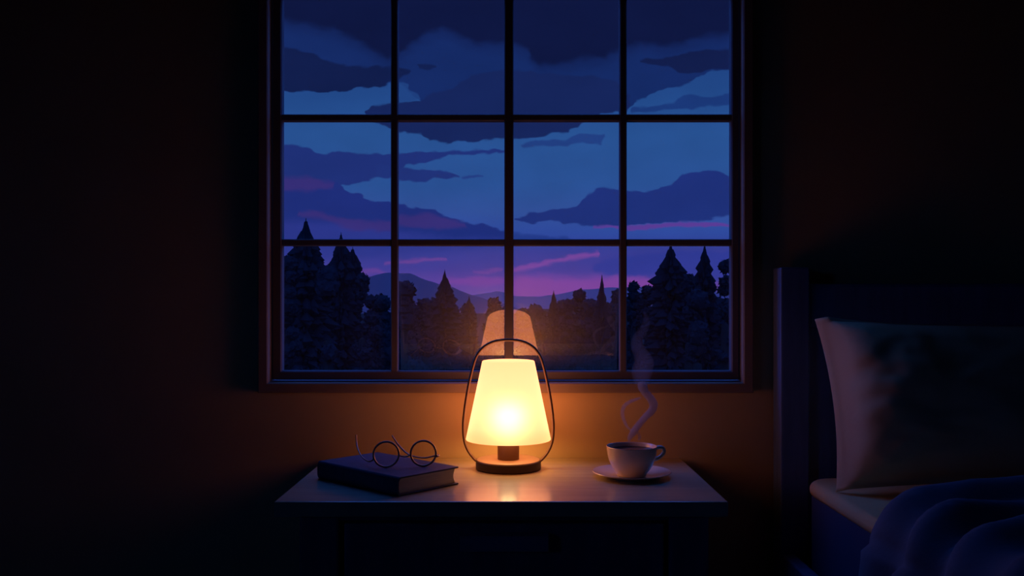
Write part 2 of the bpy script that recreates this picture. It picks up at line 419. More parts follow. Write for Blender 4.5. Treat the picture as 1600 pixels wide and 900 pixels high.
# ------------------------------------------------------------------ room shell
WY = 1.785                     # room face of the window wall
RX0, RX1, RY0, RH = -2.6, 2.3, -2.2, 2.45
OX0, OX1, OZ0, OZ1 = -0.492, 0.467, 0.742, 1.800     # opening
bm = bmesh.new()
for y0, y1, d in ((WY, WY+0.035, 0.0), (WY+0.035, WY+0.16, 0.11)):
    add_box(bm, RX0-0.15, OX0-d, y0, y1, -0.1, RH+0.1)
    add_box(bm, OX1+d, RX1+0.15, y0, y1, -0.1, RH+0.1)
    add_box(bm, OX0-d, OX1+d, y0, y1, -0.1, OZ0-d)
    add_box(bm, OX0-d, OX1+d, y0, y1, OZ1+d, RH+0.1)
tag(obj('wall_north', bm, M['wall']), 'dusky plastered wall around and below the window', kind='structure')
WWY0, WWY1, WWZ0, WWZ1 = -1.40, -0.65, 0.95, 1.85
bm = bmesh.new()
add_box(bm, RX0-0.15, RX0, RY0, WWY0, -0.1, RH+0.1); add_box(bm, RX0-0.15, RX0, WWY1, WY, -0.1, RH+0.1)
add_box(bm, RX0-0.15, RX0, WWY0, WWY1, -0.1, WWZ0); add_box(bm, RX0-0.15, RX0, WWY0, WWY1, WWZ1, RH+0.1)
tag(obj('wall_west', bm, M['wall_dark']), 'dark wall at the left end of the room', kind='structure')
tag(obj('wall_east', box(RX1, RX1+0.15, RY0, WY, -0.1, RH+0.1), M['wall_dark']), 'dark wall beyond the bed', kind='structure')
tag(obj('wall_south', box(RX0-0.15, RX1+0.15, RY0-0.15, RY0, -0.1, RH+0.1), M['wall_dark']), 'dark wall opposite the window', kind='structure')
tag(obj('floor', box(RX0, RX1, RY0, WY, -0.1, 0.0), M['floor']), 'dark floor of the bedroom', kind='structure')
tag(obj('ceiling', box(RX0, RX1, RY0, WY, RH, RH+0.1), M['ceil']), 'dark ceiling of the bedroom', kind='structure')

# ------------------------------------------------------------------ window
win = bpy.data.objects.new('window_1', None); win.location = (-0.0125, WY, 0.73); COL.objects.link(win)
tag(win, 'dark framed window of small panes looking onto a dusk forest', kind='structure')
CY = 1.763                                    # front of the casing
ix0, ix1, iz0, iz1 = X(418.5, CY), X(1161.5, CY), Z(598, CY), 1.795
ow = 0.0205
def mitre_frame(x0, x1, z0, z1, wl, y0, y1, bev):
    """picture frame: inner rectangle x0..x1, z0..z1, width wl outwards, front y0, back y1; bev = front inner/outer chamfer"""
    bm = bmesh.new()
    prof = [(0, y1), (0, y0+bev), (bev, y0), (wl-bev, y0), (wl, y0+bev), (wl, y1)]
    rings = []
    for cxn in ((x0, z0, -1, -1), (x1, z0, 1, -1), (x1, z1, 1, 1), (x0, z1, -1, 1)):
        rings.append([bm.verts.new((cxn[0]+cxn[2]*d, y, cxn[1]+cxn[3]*d)) for d, y in prof])
    n = len(prof)
    for i in range(4):
        a, b = rings[i], rings[(i+1) % 4]
        for k in range(n):
            bm.faces.new((a[k], b[k], b[(k+1) % n], a[(k+1) % n]))
    bmesh.ops.recalc_face_normals(bm, faces=bm.faces)
    return bm
obj('casing', mitre_frame(ix0, ix1, iz0, iz1, ow, CY, WY, 0.0025), M['casing'], win)
# jamb lining behind the casing, closes the gap round the sash
obj('jamb', mitre_frame(ix0+0.001, ix1-0.001, iz0+0.001, iz1-0.001, 0.012, WY+0.001, WY+0.034, 0.0005), M['frame'], win)
SY = 1.786                                    # front of sash and bars
GY = 1.800                                    # glass
px0, px1, pz0, pz1 = X(440, SY), X(1143, SY), Z(579.5, SY), 1.777
g = 0.0035
bm = bmesh.new()
def sash_bm():
    bm = bmesh.new()
    ox0, ox1, oz0, oz1 = ix0+g, ix1-g, iz0+g+0.001, iz1-g
    y0, y1, bv = SY, SY+0.020, 0.0025
    quads = []
    def ring(f, y): return [bm.verts.new((p[0], y, p[1])) for p in f]
    inn = lambda d: ((px0-d, pz0-d), (px1+d, pz0-d), (px1+d, pz1+d), (px0-d, pz1+d))
    out = lambda d: ((ox0+d, oz0+d), (ox1-d, oz0+d), (ox1-d, oz1-d), (ox0+d, oz1-d))
    rs = [ring(inn(0), y1), ring(inn(0), y0+bv), ring(inn(bv), y0), ring(out(0.001), y0), ring(out(0), y0+0.001), ring(out(0), y1)]
    for r in range(6):
        a, b = rs[r], rs[(r+1) % 6]
        for k in range(4):
            bm.faces.new((a[k], a[(k+1) % 4], b[(k+1) % 4], b[k]))
    bmesh.ops.recalc_face_normals(bm, faces=bm.faces)
    return bm
obj('sash', sash_bm(), M['frame'], win)
vb = [(X(610.5, SY), X(621.5, SY)), (X(788, SY), X(802.5, SY)), (X(968.5, SY), X(979.5, SY))]
hb = [(Z(384, SY), Z(373.5, SY)), (Z(188.5, SY), Z(178, SY)), (1.520, 1.533)]
for a, b in vb:
    obj('upright_bar', box(a, b, SY, SY+0.020, pz0-0.002, pz1+0.002, 0.0018, 1), M['frame'], win)
xs = [px0] + [v for ab in vb for v in ab] + [px1]
for a, b in hb:
    bm = bmesh.new()
    for k in range(4):
        add_box(bm, xs[2*k]-0.001, xs[2*k+1]+0.001, SY+0.0015, SY+0.020, a, b, 0.0018, 1)
    obj('cross_bar', bm, M['frame'], win)
zs = [pz0] + [v for ab in hb for v in ab] + [pz1]
TILT = R(12.0)
for r in range(4):
    for c in range(4):
        x0, x1, z0, z1 = xs[2*c], xs[2*c+1], zs[2*r], zs[2*r+1]
        tilt = TILT if (r == 0 and c in (1, 2)) else 0.0
        dy = math.tan(tilt)*(z1-z0)
        bm = bmesh.new()
        yb, yt = GY + dy - (0.004 if tilt else 0), GY - (0.004 if tilt else 0)
        th = 0.003
        e = 0.0015
        vs = [bm.verts.new(p) for p in ((x0-e, yb, z0-e), (x1+e, yb, z0-e), (x1+e, yt, z1+e), (x0-e, yt, z1+e))]
        bm.faces.new(vs)
        bmesh.ops.recalc_face_normals(bm, faces=bm.faces)
        obj('glass_pane', bm, M['pane'], win)

# second window, unseen, added in the left wall as blue fill for the room
w2 = bpy.data.objects.new('fill_window', None); w2.location = (RX0, (WWY0+WWY1)/2, WWZ0); COL.objects.link(w2)
tag(w2, 'unseen side window added in the left wall for blue fill light', kind='structure')
bm = bmesh.new()
for y0, y1, z0, z1 in ((WWY0, WWY0+0.05, WWZ0, WWZ1), (WWY1-0.05, WWY1, WWZ0, WWZ1), (WWY0+0.05, WWY1-0.05, WWZ0, WWZ0+0.05), (WWY0+0.05, WWY1-0.05, WWZ1-0.05, WWZ1)):
    add_box(bm, RX0-0.09, RX0-0.04, y0, y1, z0, z1)
obj('fill_window_frame', bm, M['frame'], w2)
wm = (WWY0+WWY1)/2
obj('upright_bar', box(RX0-0.08, RX0-0.05, wm-0.015, wm+0.015, WWZ0+0.05, WWZ1-0.05), M['frame'], w2)
for y0, y1 in ((WWY0+0.05, wm-0.015), (wm+0.015, WWY1-0.05)):
    bm = bmesh.new(); bm.faces.new([bm.verts.new(p) for p in ((RX0-0.065, y0, WWZ0+0.05), (RX0-0.065, y1, WWZ0+0.05), (RX0-0.065, y1, WWZ1-0.05), (RX0-0.065, y0, WWZ1-0.05))])
    obj('glass_pane', bm, M['pane'], w2)

# ------------------------------------------------------------------ nightstand
TX0, TX1, TYF, TYB, TZ = X(427.5, 1.382), X(1138.5, 1.382), 1.382, 1.778, 0.600
tcx = (TX0+TX1)/2
ns = thing('nightstand', 'dark wooden nightstand with one wide drawer pull standing under the window', 'nightstand', (tcx, 1.58, 0))
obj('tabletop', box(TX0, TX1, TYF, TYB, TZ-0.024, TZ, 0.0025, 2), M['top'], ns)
BX0, BX1 = X(467, 1.398), X(1108, 1.398)
BF = 1.398
lw = 0.062
for x0 in (BX0, BX1-lw):
    for y0, y1 in ((BF, BF+0.05), (TYB-0.06, TYB-0.01)):
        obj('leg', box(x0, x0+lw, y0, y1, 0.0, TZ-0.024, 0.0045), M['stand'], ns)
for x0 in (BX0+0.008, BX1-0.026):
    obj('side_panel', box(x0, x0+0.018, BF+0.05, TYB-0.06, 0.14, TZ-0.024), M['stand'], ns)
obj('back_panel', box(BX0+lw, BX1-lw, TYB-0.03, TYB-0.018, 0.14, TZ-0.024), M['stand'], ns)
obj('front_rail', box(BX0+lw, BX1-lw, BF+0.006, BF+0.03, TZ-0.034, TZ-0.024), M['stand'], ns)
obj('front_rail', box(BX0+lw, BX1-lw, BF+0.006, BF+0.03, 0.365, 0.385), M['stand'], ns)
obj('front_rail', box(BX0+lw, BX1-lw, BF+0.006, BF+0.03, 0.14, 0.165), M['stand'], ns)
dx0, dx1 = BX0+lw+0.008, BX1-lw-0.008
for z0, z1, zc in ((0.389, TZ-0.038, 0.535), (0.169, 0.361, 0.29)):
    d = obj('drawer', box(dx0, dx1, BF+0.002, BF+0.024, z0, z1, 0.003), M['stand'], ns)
    hx0, hx1 = X(718.5, 1.385), X(857, 1.385)
    bm = bmesh.new()
    # cup pull: top plate, curved front, two cheeks
    prof = [(0.0, 0.0125), (-0.012, 0.0125), (-0.0155, 0.011), (-0.017, 0.007), (-0.017, -0.0125), (-0.0145, -0.0125), (-0.0145, 0.006), (-0.0135, 0.0088), (-0.011, 0.0098), (0.0, 0.0098)]
    ra = [bm.verts.new((hx0, BF+0.002+y, zc+z)) for y, z in prof]
    rb = [bm.verts.new((hx1, BF+0.002+y, zc+z)) for y, z in prof]
    for k in range(len(prof)):
        k2 = (k+1) % len(prof)
        bm.faces.new((ra[k], rb[k], rb[k2], ra[k2]))
    bm.faces.new(ra); bm.faces.new(list(reversed(rb)))
    for x in (hx0, hx1-0.003): add_box(bm, x, x+0.003, BF-0.0145, BF+0.002, zc-0.0125, zc+0.0120)
    bmesh.ops.recalc_face_normals(bm, faces=bm.faces)
    obj('drawer_pull', bm, M['pull'], d)

# ------------------------------------------------------------------ lamp
LX, LY = X(794.3, 1.66), 1.66
k = 1.65/FPX
lamp = thing('table_lamp', 'glowing cream cone shade lamp with dark hoop handle on the nightstand', 'lamp', (LX, LY, TZ))
c = (LX, LY, TZ)
obj('base', lathe([(0, 0), (0.0585, 0), (0.0605, 0.002), (0.0605, 0.0155), (0.0590, 0.0170), (0.0580, 0.0170), (0, 0.0170)], 96, c), M['bronze'], lamp, True, 40)
tag(obj('base_top_lit', lathe([(0, 0.0168), (0.0578, 0.0168), (0.0582, 0.0172), (0.0575, 0.0177), (0, 0.0177)], 96, c), M['plate'], lamp, True, 40), 'base top with lamplight put into its paler colour')
obj('neck', lathe([(0, 0.0178), (0.0200, 0.0178), (0.0200, 0.0585), (0.019, 0.060), (0, 0.060)], 48, c), M['neck'], lamp, True, 40)
zb, zt, rb_, rt_ = 0.0545, 0.1985, 0.0788, 0.0485
sh = [(rb_-0.0005, zb), (rb_, zb+0.001)]
for i in range(1, 13):
    t = i/12; sh.append((rb_+(rt_-rb_)*t, zb+(zt-zb)*t))
sh += [(rt_-0.0015, zt+0.0016), (rt_-0.005, zt+0.0022), (0.02, zt+0.0028), (0, zt+0.003)]
so = obj('lamp_shade', lathe(sh, 96, c), M['shade'], lamp, True, 60)
obj('bulb', lathe([(0, 0.060), (0.010, 0.061), (0.012, 0.070), (0.021, 0.083), (0.024, 0.096), (0.021, 0.109), (0.012, 0.117), (0, 0.119)], 32, c), M['bulb'], lamp, True)
hp = [(744.5,722),(738.5,716),(731,705.5),(725.5,691),(723.6,672),(724.5,652),(728,625),(733.3,596),(741,565),(748,551),(758.5,540.5),(774,533.6),(794.3,531.5)]
pts = [((x-794.3)*k, (733.8-y)*k) for x, y in hp]
pts = pts + [(-x, z) for x, z in reversed(pts[:-1])]
path = smooth_path([(LX+x, LY, TZ+z) for x, z in pts], n=6)
obj('hoop_handle', sweep(path, 0.0027, 12, flat=1.9, side=(0, 1, 0)), M['hoop'], lamp, True)

# ------------------------------------------------------------------ book
A = Vector((X(621.4, 1.4167), 1.4167, TZ)); ang = math.atan2(0.0973, 0.0906)
e1 = Vector((math.cos(ang), math.sin(ang), 0))            # short side, spine -> fore edge
e2 = Vector((-math.sin(ang), math.cos(ang), 0))           # long side
BW, BL, BH = 0.133, 0.218, 0.0305
cen = A + e1*BW/2 + e2*BL/2
book = thing('book', 'thick closed hardback book with dark blue cover lying on the nightstand', 'book', (cen.x, cen.y, TZ))
def bk(u, v, z): return A + e1*u + e2*v + Vector((0, 0, z))
def bk_box(u0, u1, v0, v1, z0, z1, bev):
    bm = box(u0, u1, v0, v1, z0, z1, bev)
    for v in bm.verts: v.co = bk(*v.co)
    bmesh.ops.recalc_face_normals(bm, faces=bm.faces)
    return bm
obj('back_cover', bk_box(0.004, BW, 0, BL, 0.0002, 0.0030, 0.0009), M['cover'], book)
obj('front_cover', bk_box(0.004, BW, 0, BL, BH-0.0028, BH, 0.0009), M['cover'], book)
bm = bmesh.new()          # rounded spine wrapping the left edge
prof = []
for i in range(13):
    a = math.pi/2 + math.pi*i/12
    prof.append((0.006 + 0.006*math.cos(a), BH/2 + (BH/2)*math.copysign(abs(math.sin(a))**0.55, math.sin(a))))
inner = [(0.0062, max(0.003, min(BH-0.003, z))) if i in (0, 12) else (u+0.0024, BH/2+(z-BH/2)*0.82) for i, (u, z) in enumerate(prof)]
loop = prof + list(reversed(inner))
r0 = [bm.verts.new(bk(u, 0.0, z)) for u, z in loop]; r1 = [bm.verts.new(bk(u, BL, z)) for u, z in loop]
n = len(loop)
for i in range(n): bm.faces.new((r0[i], r0[(i+1) % n], r1[(i+1) % n], r1[i]))
m_ = len(prof)
for i in range(m_-1):
    for r in (r0, r1): bm.faces.new((r[i], r[i+1], r[n-2-i], r[n-1-i]))
bmesh.ops.recalc_face_normals(bm, faces=bm.faces)
obj('spine', bm, M['cover'], book, True, 50)
bm = bmesh.new()          # page block with a concave fore edge
loop = [(0.0045, 0.0031), (0.0045, BH-0.0029)]
for i in range(9):
    t = i/8; loop.append((BW-0.005-0.004*math.sin(math.pi*t), BH-0.0029-(BH-0.006)*t))
r0 = [bm.verts.new(bk(u, 0.0035, z)) for u, z in loop]; r1 = [bm.verts.new(bk(u, BL-0.0035, z)) for u, z in loop]
n = len(loop)
for i in range(n): bm.faces.new((r0[i], r0[(i+1) % n], r1[(i+1) % n], r1[i]))
bm.faces.new(r0); bm.faces.new(list(reversed(r1)))
bmesh.ops.recalc_face_normals(bm, faces=bm.faces)
tag(obj('page_block', bm, M['pages'], book), 'cream page edges')

# ------------------------------------------------------------------ eyeglasses
GZ = TZ + BH
gl = thing('eyeglasses', 'round wire rimmed eyeglasses with open temples lying on the dark book', 'eyeglasses', (X(632, 1.5), 1.505, GZ))
rr = 0.0208
wr = 0.0018
lens_c = [Vector((X(603.4, 1.502), 1.502, GZ+rr+wr)), Vector((X(661.5, 1.512), 1.512, GZ+rr+wr))]
ax = (lens_c[1]-lens_c[0]).normalized()
tiltv = Vector((-ax.y*0.12, ax.x*0.12, 1)).normalized()
for lc in lens_c:
    lc = lc + Vector((0, 0, -0.0001))
    pp = [lc + ax*(math.cos(2*math.pi*i/48)*(rr+0.0004)) + tiltv*(math.sin(2*math.pi*i/48)*rr) for i in range(48)]
    obj('rim', sweep(pp, wr, 10, closed=True), M['wire'], gl, True)
    bm = bmesh.new()
    nrm = ax.cross(tiltv).normalized()
    rings = []
    for j, (s, off) in enumerate(((1.0, 0.0), (0.75, 0.0007), (0.4, 0.0013))):
        rings.append([bm.verts.new(lc + (ax*math.cos(2*math.pi*i/40) + tiltv*math.sin(2*math.pi*i/40))*((rr-0.0008)*s) + nrm*off) for i in range(40)])
    cv = bm.verts.new(lc + nrm*0.0016)
    for a, b in zip(rings, rings[1:]):
        for i in range(40): bm.faces.new((a[i], a[(i+1) % 40], b[(i+1) % 40], b[i]))
    for i in range(40): bm.faces.new((rings[-1][i], rings[-1][(i+1) % 40], cv))
    bmesh.ops.recalc_face_normals(bm, faces=bm.faces)
    obj('lens', bm, M['lens'], gl, True)
lo = Vector((0, 0, -0.0055))
b0 = lens_c[0] + ax*(rr+0.0002) + lo*0.4; b1 = lens_c[1] - ax*(rr+0.0002) + lo*0.4
mid = (b0+b1)/2
obj('bridge', sweep(smooth_path([b0, b0*0.7+b1*0.3+Vector((0, 0, -0.0022)), mid+Vector((0, 0, -0.0026)), b0*0.3+b1*0.7+Vector((0, 0, -0.0022)), b1], n=6), 0.0013, 10), M['wire'], gl, True)
# temples swept back over the cover, tips curling up
h0 = lens_c[0] - ax*(rr*0.95) - tiltv*(rr*0.36)
h1 = lens_c[1] + ax*(rr+0.0012) + lo
t0 = [h0, P(577.5, 721, 1.512), P(570.5, 718.2, 1.53), P(564, 711.5, 1.55), P(559, 701, 1.57), P(557, 691, 1.585), P(556.5, 679.5, 1.59)]
t1 = [h1, h1+Vector((0.0035, 0.0035, 0)), h1+Vector((0.001, 0.010, 0)), P(663, 715.5, 1.545), P(645, 712.5, 1.57), P(634, 707, 1.585), P(622, 694.5, 1.60), P(612.8, 681, 1.61)]
for pts in (t0, t1):
    pth, rd = smooth_path(pts, [0.0015, 0.0014, 0.0013, 0.0012, 0.0013, 0.0015, 0.0016, 0.0014][:len(pts)], n=7)
    obj('temple', sweep(pth, rd, 10), M['wire'], gl, True)
for h, s in ((h0, -1), (h1, 1)):
    bm = bmesh.new(); bmesh.ops.create_uvsphere(bm, u_segments=14, v_segments=10, radius=0.0023)
    for v in bm.verts: v.co = v.co + h + ax*(0.0008*s)
    obj('hinge', bm, M['wire'], gl, True)

# ------------------------------------------------------------------ cup and saucer
UX, UY = X(987, 1.581), 1.581
sau = obj('saucer', lathe([(0, 0.0008), (0.036, 0.0008), (0.038, 0.0), (0.041, 0.0), (0.042, 0.0012), (0.055, 0.0045), (0.0675, 0.0088), (0.0692, 0.0098), (0.0685, 0.0108), (0.054, 0.0068), (0.041, 0.0036), (0.028, 0.0030), (0.026, 0.0024), (0, 0.0024)], 96, (UX, UY, TZ)), M['china'], None, True, 60)
tag(sau, 'wide shallow white saucer under the coffee cup', 'saucer')
cup = thing('coffee_cup', 'white coffee cup full of dark coffee standing on its saucer', 'cup', (UX, UY, TZ+0.0026))
cz = TZ + 0.0026
prof_o = [(0, 0.002), (0.020, 0.002), (0.0215, 0.0), (0.0240, 0.0), (0.0252, 0.0012), (0.0262, 0.0045), (0.0315, 0.0105), (0.0365, 0.0185), (0.0405, 0.028), (0.0430, 0.038), (0.0445, 0.0505), (0.0447, 0.0515)]
prof_i = [(0.0440, 0.0522), (0.0430, 0.0515), (0.0412, 0.038), (0.0388, 0.0285), (0.0348, 0.0195), (0.029, 0.0115), (0.020, 0.007), (0, 0.006)]
obj('bowl', lathe(prof_o+prof_i, 96, (UX, UY, cz)), M['china'], cup, True, 60)
obj('coffee', lathe([(0, 0.0448), (0.0395, 0.0448), (0.0418, 0.0454), (0.0421, 0.0452), (0.0414, 0.0405), (0, 0.040)], 64, (UX, UY, cz)), M['coffee'], cup, True, 60)['label'] = 'dark coffee'
ha = R(14)
def hpnt(r, z): return Vector((UX + r*math.cos(ha), UY + r*math.sin(ha), cz+z))
pth, rd = smooth_path([hpnt(0.0432, 0.0455), hpnt(0.0500, 0.0475), hpnt(0.0575, 0.0468), hpnt(0.0612, 0.0425), hpnt(0.0602, 0.0370), hpnt(0.0550, 0.0315), hpnt(0.0480, 0.0280), hpnt(0.0405, 0.0265)],
                      [0.0042, 0.0036, 0.0033, 0.0032, 0.0032, 0.0032, 0.0034, 0.0038], n=6)
obj('cup_handle', sweep(pth, rd, 14, flat=1.35, side=(-math.sin(ha), math.cos(ha), 0)), M['china'], cup, True)

# steam
st = thing('steam', 'pale curl of steam rising from the coffee cup', 'steam', (UX, UY, cz+0.055)); st['kind'] = 'stuff'
def wisp(name, pix, rads, mat, Y=1.581, voxel=0.0016, dy=None):
    pts = [P(x, y, Y + (dy[i] if dy else 0)) for i, (x, y) in enumerate(pix)]
    pth, rd = smooth_path(pts, [r*Y/FPX for r in rads], n=8)
    o = obj(name, sweep(pth, rd, 16), mat, st, True)
    return o
wisp('lower_wisp', [(983,690),(984,684),(990,675),(998,664),(1008,652),(1018,642),(1021,632),(1016,622),(1008,613),(1004,604),(1003,597)], [1.5,4,6,5.5,5.5,6.5,7,6.5,6.5,8,6], M['steam1'])
wisp('side_wisp', [(987,674),(979,665),(974,654),(972.5,643),(976,634),(984,628),(994,624),(1002,621)], [1.5,2.5,3,3.2,3.2,3,2.5,1.2], M['steam1'], 1.575)
wisp('side_wisp', [(997,688),(999.5,683),(997,677),(992,673)], [1.5,2.8,2.5,1.2], M['steam1'], 1.575)
wisp('upper_wisp', [(1004,606),(1003,596),(1003,582),(1006,566),(1001,552),(996,541),(997,528),(1006,515),(1010,502),(1006,486)], [6,13,17,16,12,11,9,7,6,2], M['steam2'])

# ------------------------------------------------------------------ bed
BY = 1.722
hb_x0 = X(1220, BY); hb_x1 = 2.05
bed = thing('bed', 'dark wooden bed with square post and plain headboard against the wall', 'bed', (1.28, 0.75, 0))
pz = Z(417.5, BY)
for x0 in (hb_x0, hb_x1-0.055):
    obj('headboard_post', box(x0, x0+0.0555, BY, BY+0.052, 0, pz, 0.003), M['bedwood'], bed)
    obj('foot_post', box(x0, x0+0.0555, -0.36, -0.308, 0, 0.45, 0.003), M['bedwood'], bed)
obj('top_rail', box(hb_x0+0.0555, hb_x1-0.055, BY+0.010, BY+0.046, Z(443, BY)-0.085, Z(443, BY), 0.007), M['bedwood'], bed)
obj('headboard_panel', box(hb_x0+0.0555, hb_x1-0.055, BY+0.022, BY+0.040, 0.36, Z(443, BY)-0.085, 0.001), M['bedwood'], bed)
for x0 in (hb_x0-0.002, hb_x1-0.026):
    obj('side_rail', box(x0+0.004, x0+0.030, -0.31, BY, 0.29, 0.425, 0.004), M['bedwood'], bed)
obj('foot_board', box(hb_x0+0.0555, hb_x1-0.055, -0.345, -0.32, 0.25, 0.44, 0.003), M['bedwood'], bed)
obj('slat_base', box(hb_x0+0.029, hb_x1-0.028, -0.31, BY-0.005, 0.335, 0.352), M['bedwood'], bed)
MZ = 0.577
mx0, mx1, my0, my1 = 0.549, 1.99, -0.30, 1.700
def slab(x0, x1, y0, y1, z0, z1, cr, er, both):
    bm = box(x0, x1, y0, y1, z0, z1)
    vert = [e for e in bm.edges if abs(e.verts[0].co.z-e.verts[1].co.z) > 0.01]
    bmesh.ops.bevel(bm, geom=vert, offset=cr, segments=8, profile=0.5, affect='EDGES')
    bm.normal_update()
    zt_ = max(v.co.z for v in bm.verts)
    hor = [e for e in bm.edges if abs(e.verts[0].co.z-e.verts[1].co.z) < 1e-5 and len(e.link_faces) == 2 and abs(e.link_faces[0].normal.z-e.link_faces[1].normal.z) > 0.5 and (both or e.verts[0].co.z > zt_-1e-4)]
    bmesh.ops.bevel(bm, geom=hor, offset=er, segments=5, profile=0.5, affect='EDGES')
    return bm
mt = thing('mattress', 'mattress in a pale fitted sheet on the dark bed', 'mattress', (1.27, 0.70, 0.353))
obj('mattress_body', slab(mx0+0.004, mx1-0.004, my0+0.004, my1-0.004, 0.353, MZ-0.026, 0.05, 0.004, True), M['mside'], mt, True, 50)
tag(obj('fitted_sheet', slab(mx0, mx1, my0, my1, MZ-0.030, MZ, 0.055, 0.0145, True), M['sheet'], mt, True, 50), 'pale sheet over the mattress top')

# pillow leaning on the headboard
def pillow():
    W, H, T = 0.33, 0.152, 0.088        # half width, half height, half thickness
    nu, nv = 72, 44
    bm = bmesh.new()
    fr = 0.955                            # body ends here, the flat hem starts
    def prof(s):
        a = min(1.0, abs(s)/fr)
        return max(0.0, 1-a**9.0)**0.5
    front, back = {}, {}
    for i in range(nu+1):
        for j in range(nv+1):
            u = math.sin(math.pi*(i/nu-0.5)) if False else (2*i/nu-1)
            v = 2*j/nv-1
            u = math.copysign(abs(u)**0.8, u); v = math.copysign(abs(v)**0.85, v)
            t = prof(u)*max(0.0, 1-min(1.0, abs(v)/fr)**2.6)**0.55
            # edges pull in between the corners
            x = W*u*(1-0.045*(1-v*v)*abs(u)**3)
            z = H*v*(1-0.07*(1-u*u)*abs(v)**3) + 0.010*(abs(u)**4)*(1 if v > 0 else -0.3)*abs(v)
            q = Vector((u*3.1, v*2.2, 0.3))
            wr_ = mnoise.noise(q*1.6)*0.10 + mnoise.noise(q*3.7+Vector((5, 1, 2)))*0.05
            # pleats that run in from the side hem and the corners
            edge = max(0, abs(u)-0.45)/0.55
            pleat = math.sin(v*11+2*mnoise.noise(q)*2.5)*0.10*edge*(1-edge*0.6)
            tf = T*(t*(1+wr_) + pleat*t**0.5*0.9) + 0.0022
            tb = T*0.8*t + 0.0022
            back_ = 0.020*max(0.0, abs(u)-fr)/(1-fr)
            tf -= back_; tb += back_
            front[i, j] = bm.verts.new((x, -tf, z))
            back[i, j] = bm.verts.new((x, tb, z))
    for i in range(nu):
        for j in range(nv):
            bm.faces.new((front[i, j], front[i+1, j], front[i+1, j+1], front[i, j+1]))
            bm.faces.new((back[i, j], back[i, j+1], back[i+1, j+1], back[i+1, j]))
    for i in range(nu):
        for j in (0, nv): bm.faces.new((front[i, j], front[i+1, j], back[i+1, j], back[i, j]))
    for j in range(nv):
        for i in (0, nu): bm.faces.new((front[i, j], front[i, j+1], back[i, j+1], back[i, j]))
    bmesh.ops.recalc_face_normals(bm, faces=bm.faces)
    return bm
bm = pillow()
lean = R(-20)
rot = Matrix.Rotation(lean, 4, 'X')
px_c, py_c = 0.563+0.33, 1.590
for v in bm.verts:
    v.co = rot @ v.co
zmin = min(v.co.z for v in bm.verts)
for v in bm.verts:
    v.co = v.co + Vector((px_c, py_c, MZ + 0.001 - zmin))
pil = obj('pillow', bm, M['pillow'], None, True)
tag(pil, 'plump dusky pillow leaning upright against the dark headboard', 'pillow')

# blanket thrown over the bed
def blanket():
    bm = bmesh.new()
    ns_, nt_ = 130, 110
    grid = {}
    ed0 = Vector((0.545, 1.345)); edd = Vector((1.0, 0.18)).normalized(); inw = Vector((edd.y, -edd.x))
    def lift(x, t):
        d = t
        f = 0.0
        f += 0.050*math.exp(-((d-0.045)/0.038)**2)*min(1, 0.35+max(0, x-0.5)*2.2)
        q = max(0.0, x-0.52)
        for c_, m_k, w_, h_ in ((0.165, 0.28, 0.030, 0.040), (0.275, 0.38, 0.032, 0.048), (0.395, 0.46, 0.034, 0.044), (0.52, 0.52, 0.036, 0.05), (0.65, 0.58, 0.04, 0.045), (0.80, 0.6, 0.04, 0.05)):
            ctr = c_-m_k*q+0.012*math.sin(8*x+c_*20)
            f = max(f, h_*math.exp(-((d-ctr)/w_)**2)*(0.72+0.3*math.sin(6*x+c_*31)))
        f += 0.010*(1-2*abs(mnoise.noise(Vector((x*3+d*2, (d+0.5*x)*11, 4.2)))))
        f += 0.008*mnoise.noise(Vector((x*7, d*14, 1.7)))
        return max(f, 0.0)
    for i in range(ns_+1):
        s = -0.125 + 1.19*i/ns_                # along the edge, negative hangs over the side
        for j in range(nt_+1):
            t = 0.95*j/nt_                    # away from the pillow
            x_line = ed0.x + max(0, s)*edd.x
            # let the near side of the blanket follow the bed's own side instead of the slant
            y = ed0.y + 0.075*(1-math.exp(-max(0, s)*3.2)) - t
            x = x_line
            ed = min(1.0, j/6.0)
            base = MZ + 0.004 + 0.012*ed
            ff = lift(x, t)
            if s >= 0.05:
                p = Vector((x, y, base+ff))
            else:
                # roll over the mattress edge
                q = (0.05-s)
                Rr = 0.045
                if q < Rr*math.pi/2:
                    a = q/Rr
                    nx, nz_ = -math.sin(a), math.cos(a)
                    cx_, cz_ = ed0.x+0.05*edd.x, base-Rr
                    p = Vector((cx_+nx*(Rr+ff*(1-a*0.3)), y+(s if s < 0 else 0)*0, cz_+nz_*(Rr+ff*(1-a*0.3))))
                else:
                    dn = q-Rr*math.pi/2
                    fold = 0.014*math.sin(t*34+0.6*math.sin(t*9))*min(1, dn*12)
                    p = Vector((ed0.x+0.05*edd.x-Rr-0.7*ff-0.010-fold-0.03*dn, y-dn*0.10, base-Rr-dn))
            grid[i, j] = bm.verts.new(p)
    for i in range(ns_):
        for j in range(nt_):
            bm.faces.new((grid[i, j], grid[i+1, j], grid[i+1, j+1], grid[i, j+1]))
    bm.normal_update()
    if sum(f.normal.z for f in bm.faces) < 0: bmesh.ops.reverse_faces(bm, faces=bm.faces)
    return bm
bm = blanket()
bl = obj('blanket', bm, M['blanket'], None, True)
sol = bl.modifiers.new('thick', 'SOLIDIFY'); sol.thickness = 0.005; sol.offset = 1.0
tag(bl, 'rumpled dark blue blanket draped across the bed in diagonal folds', 'blanket')

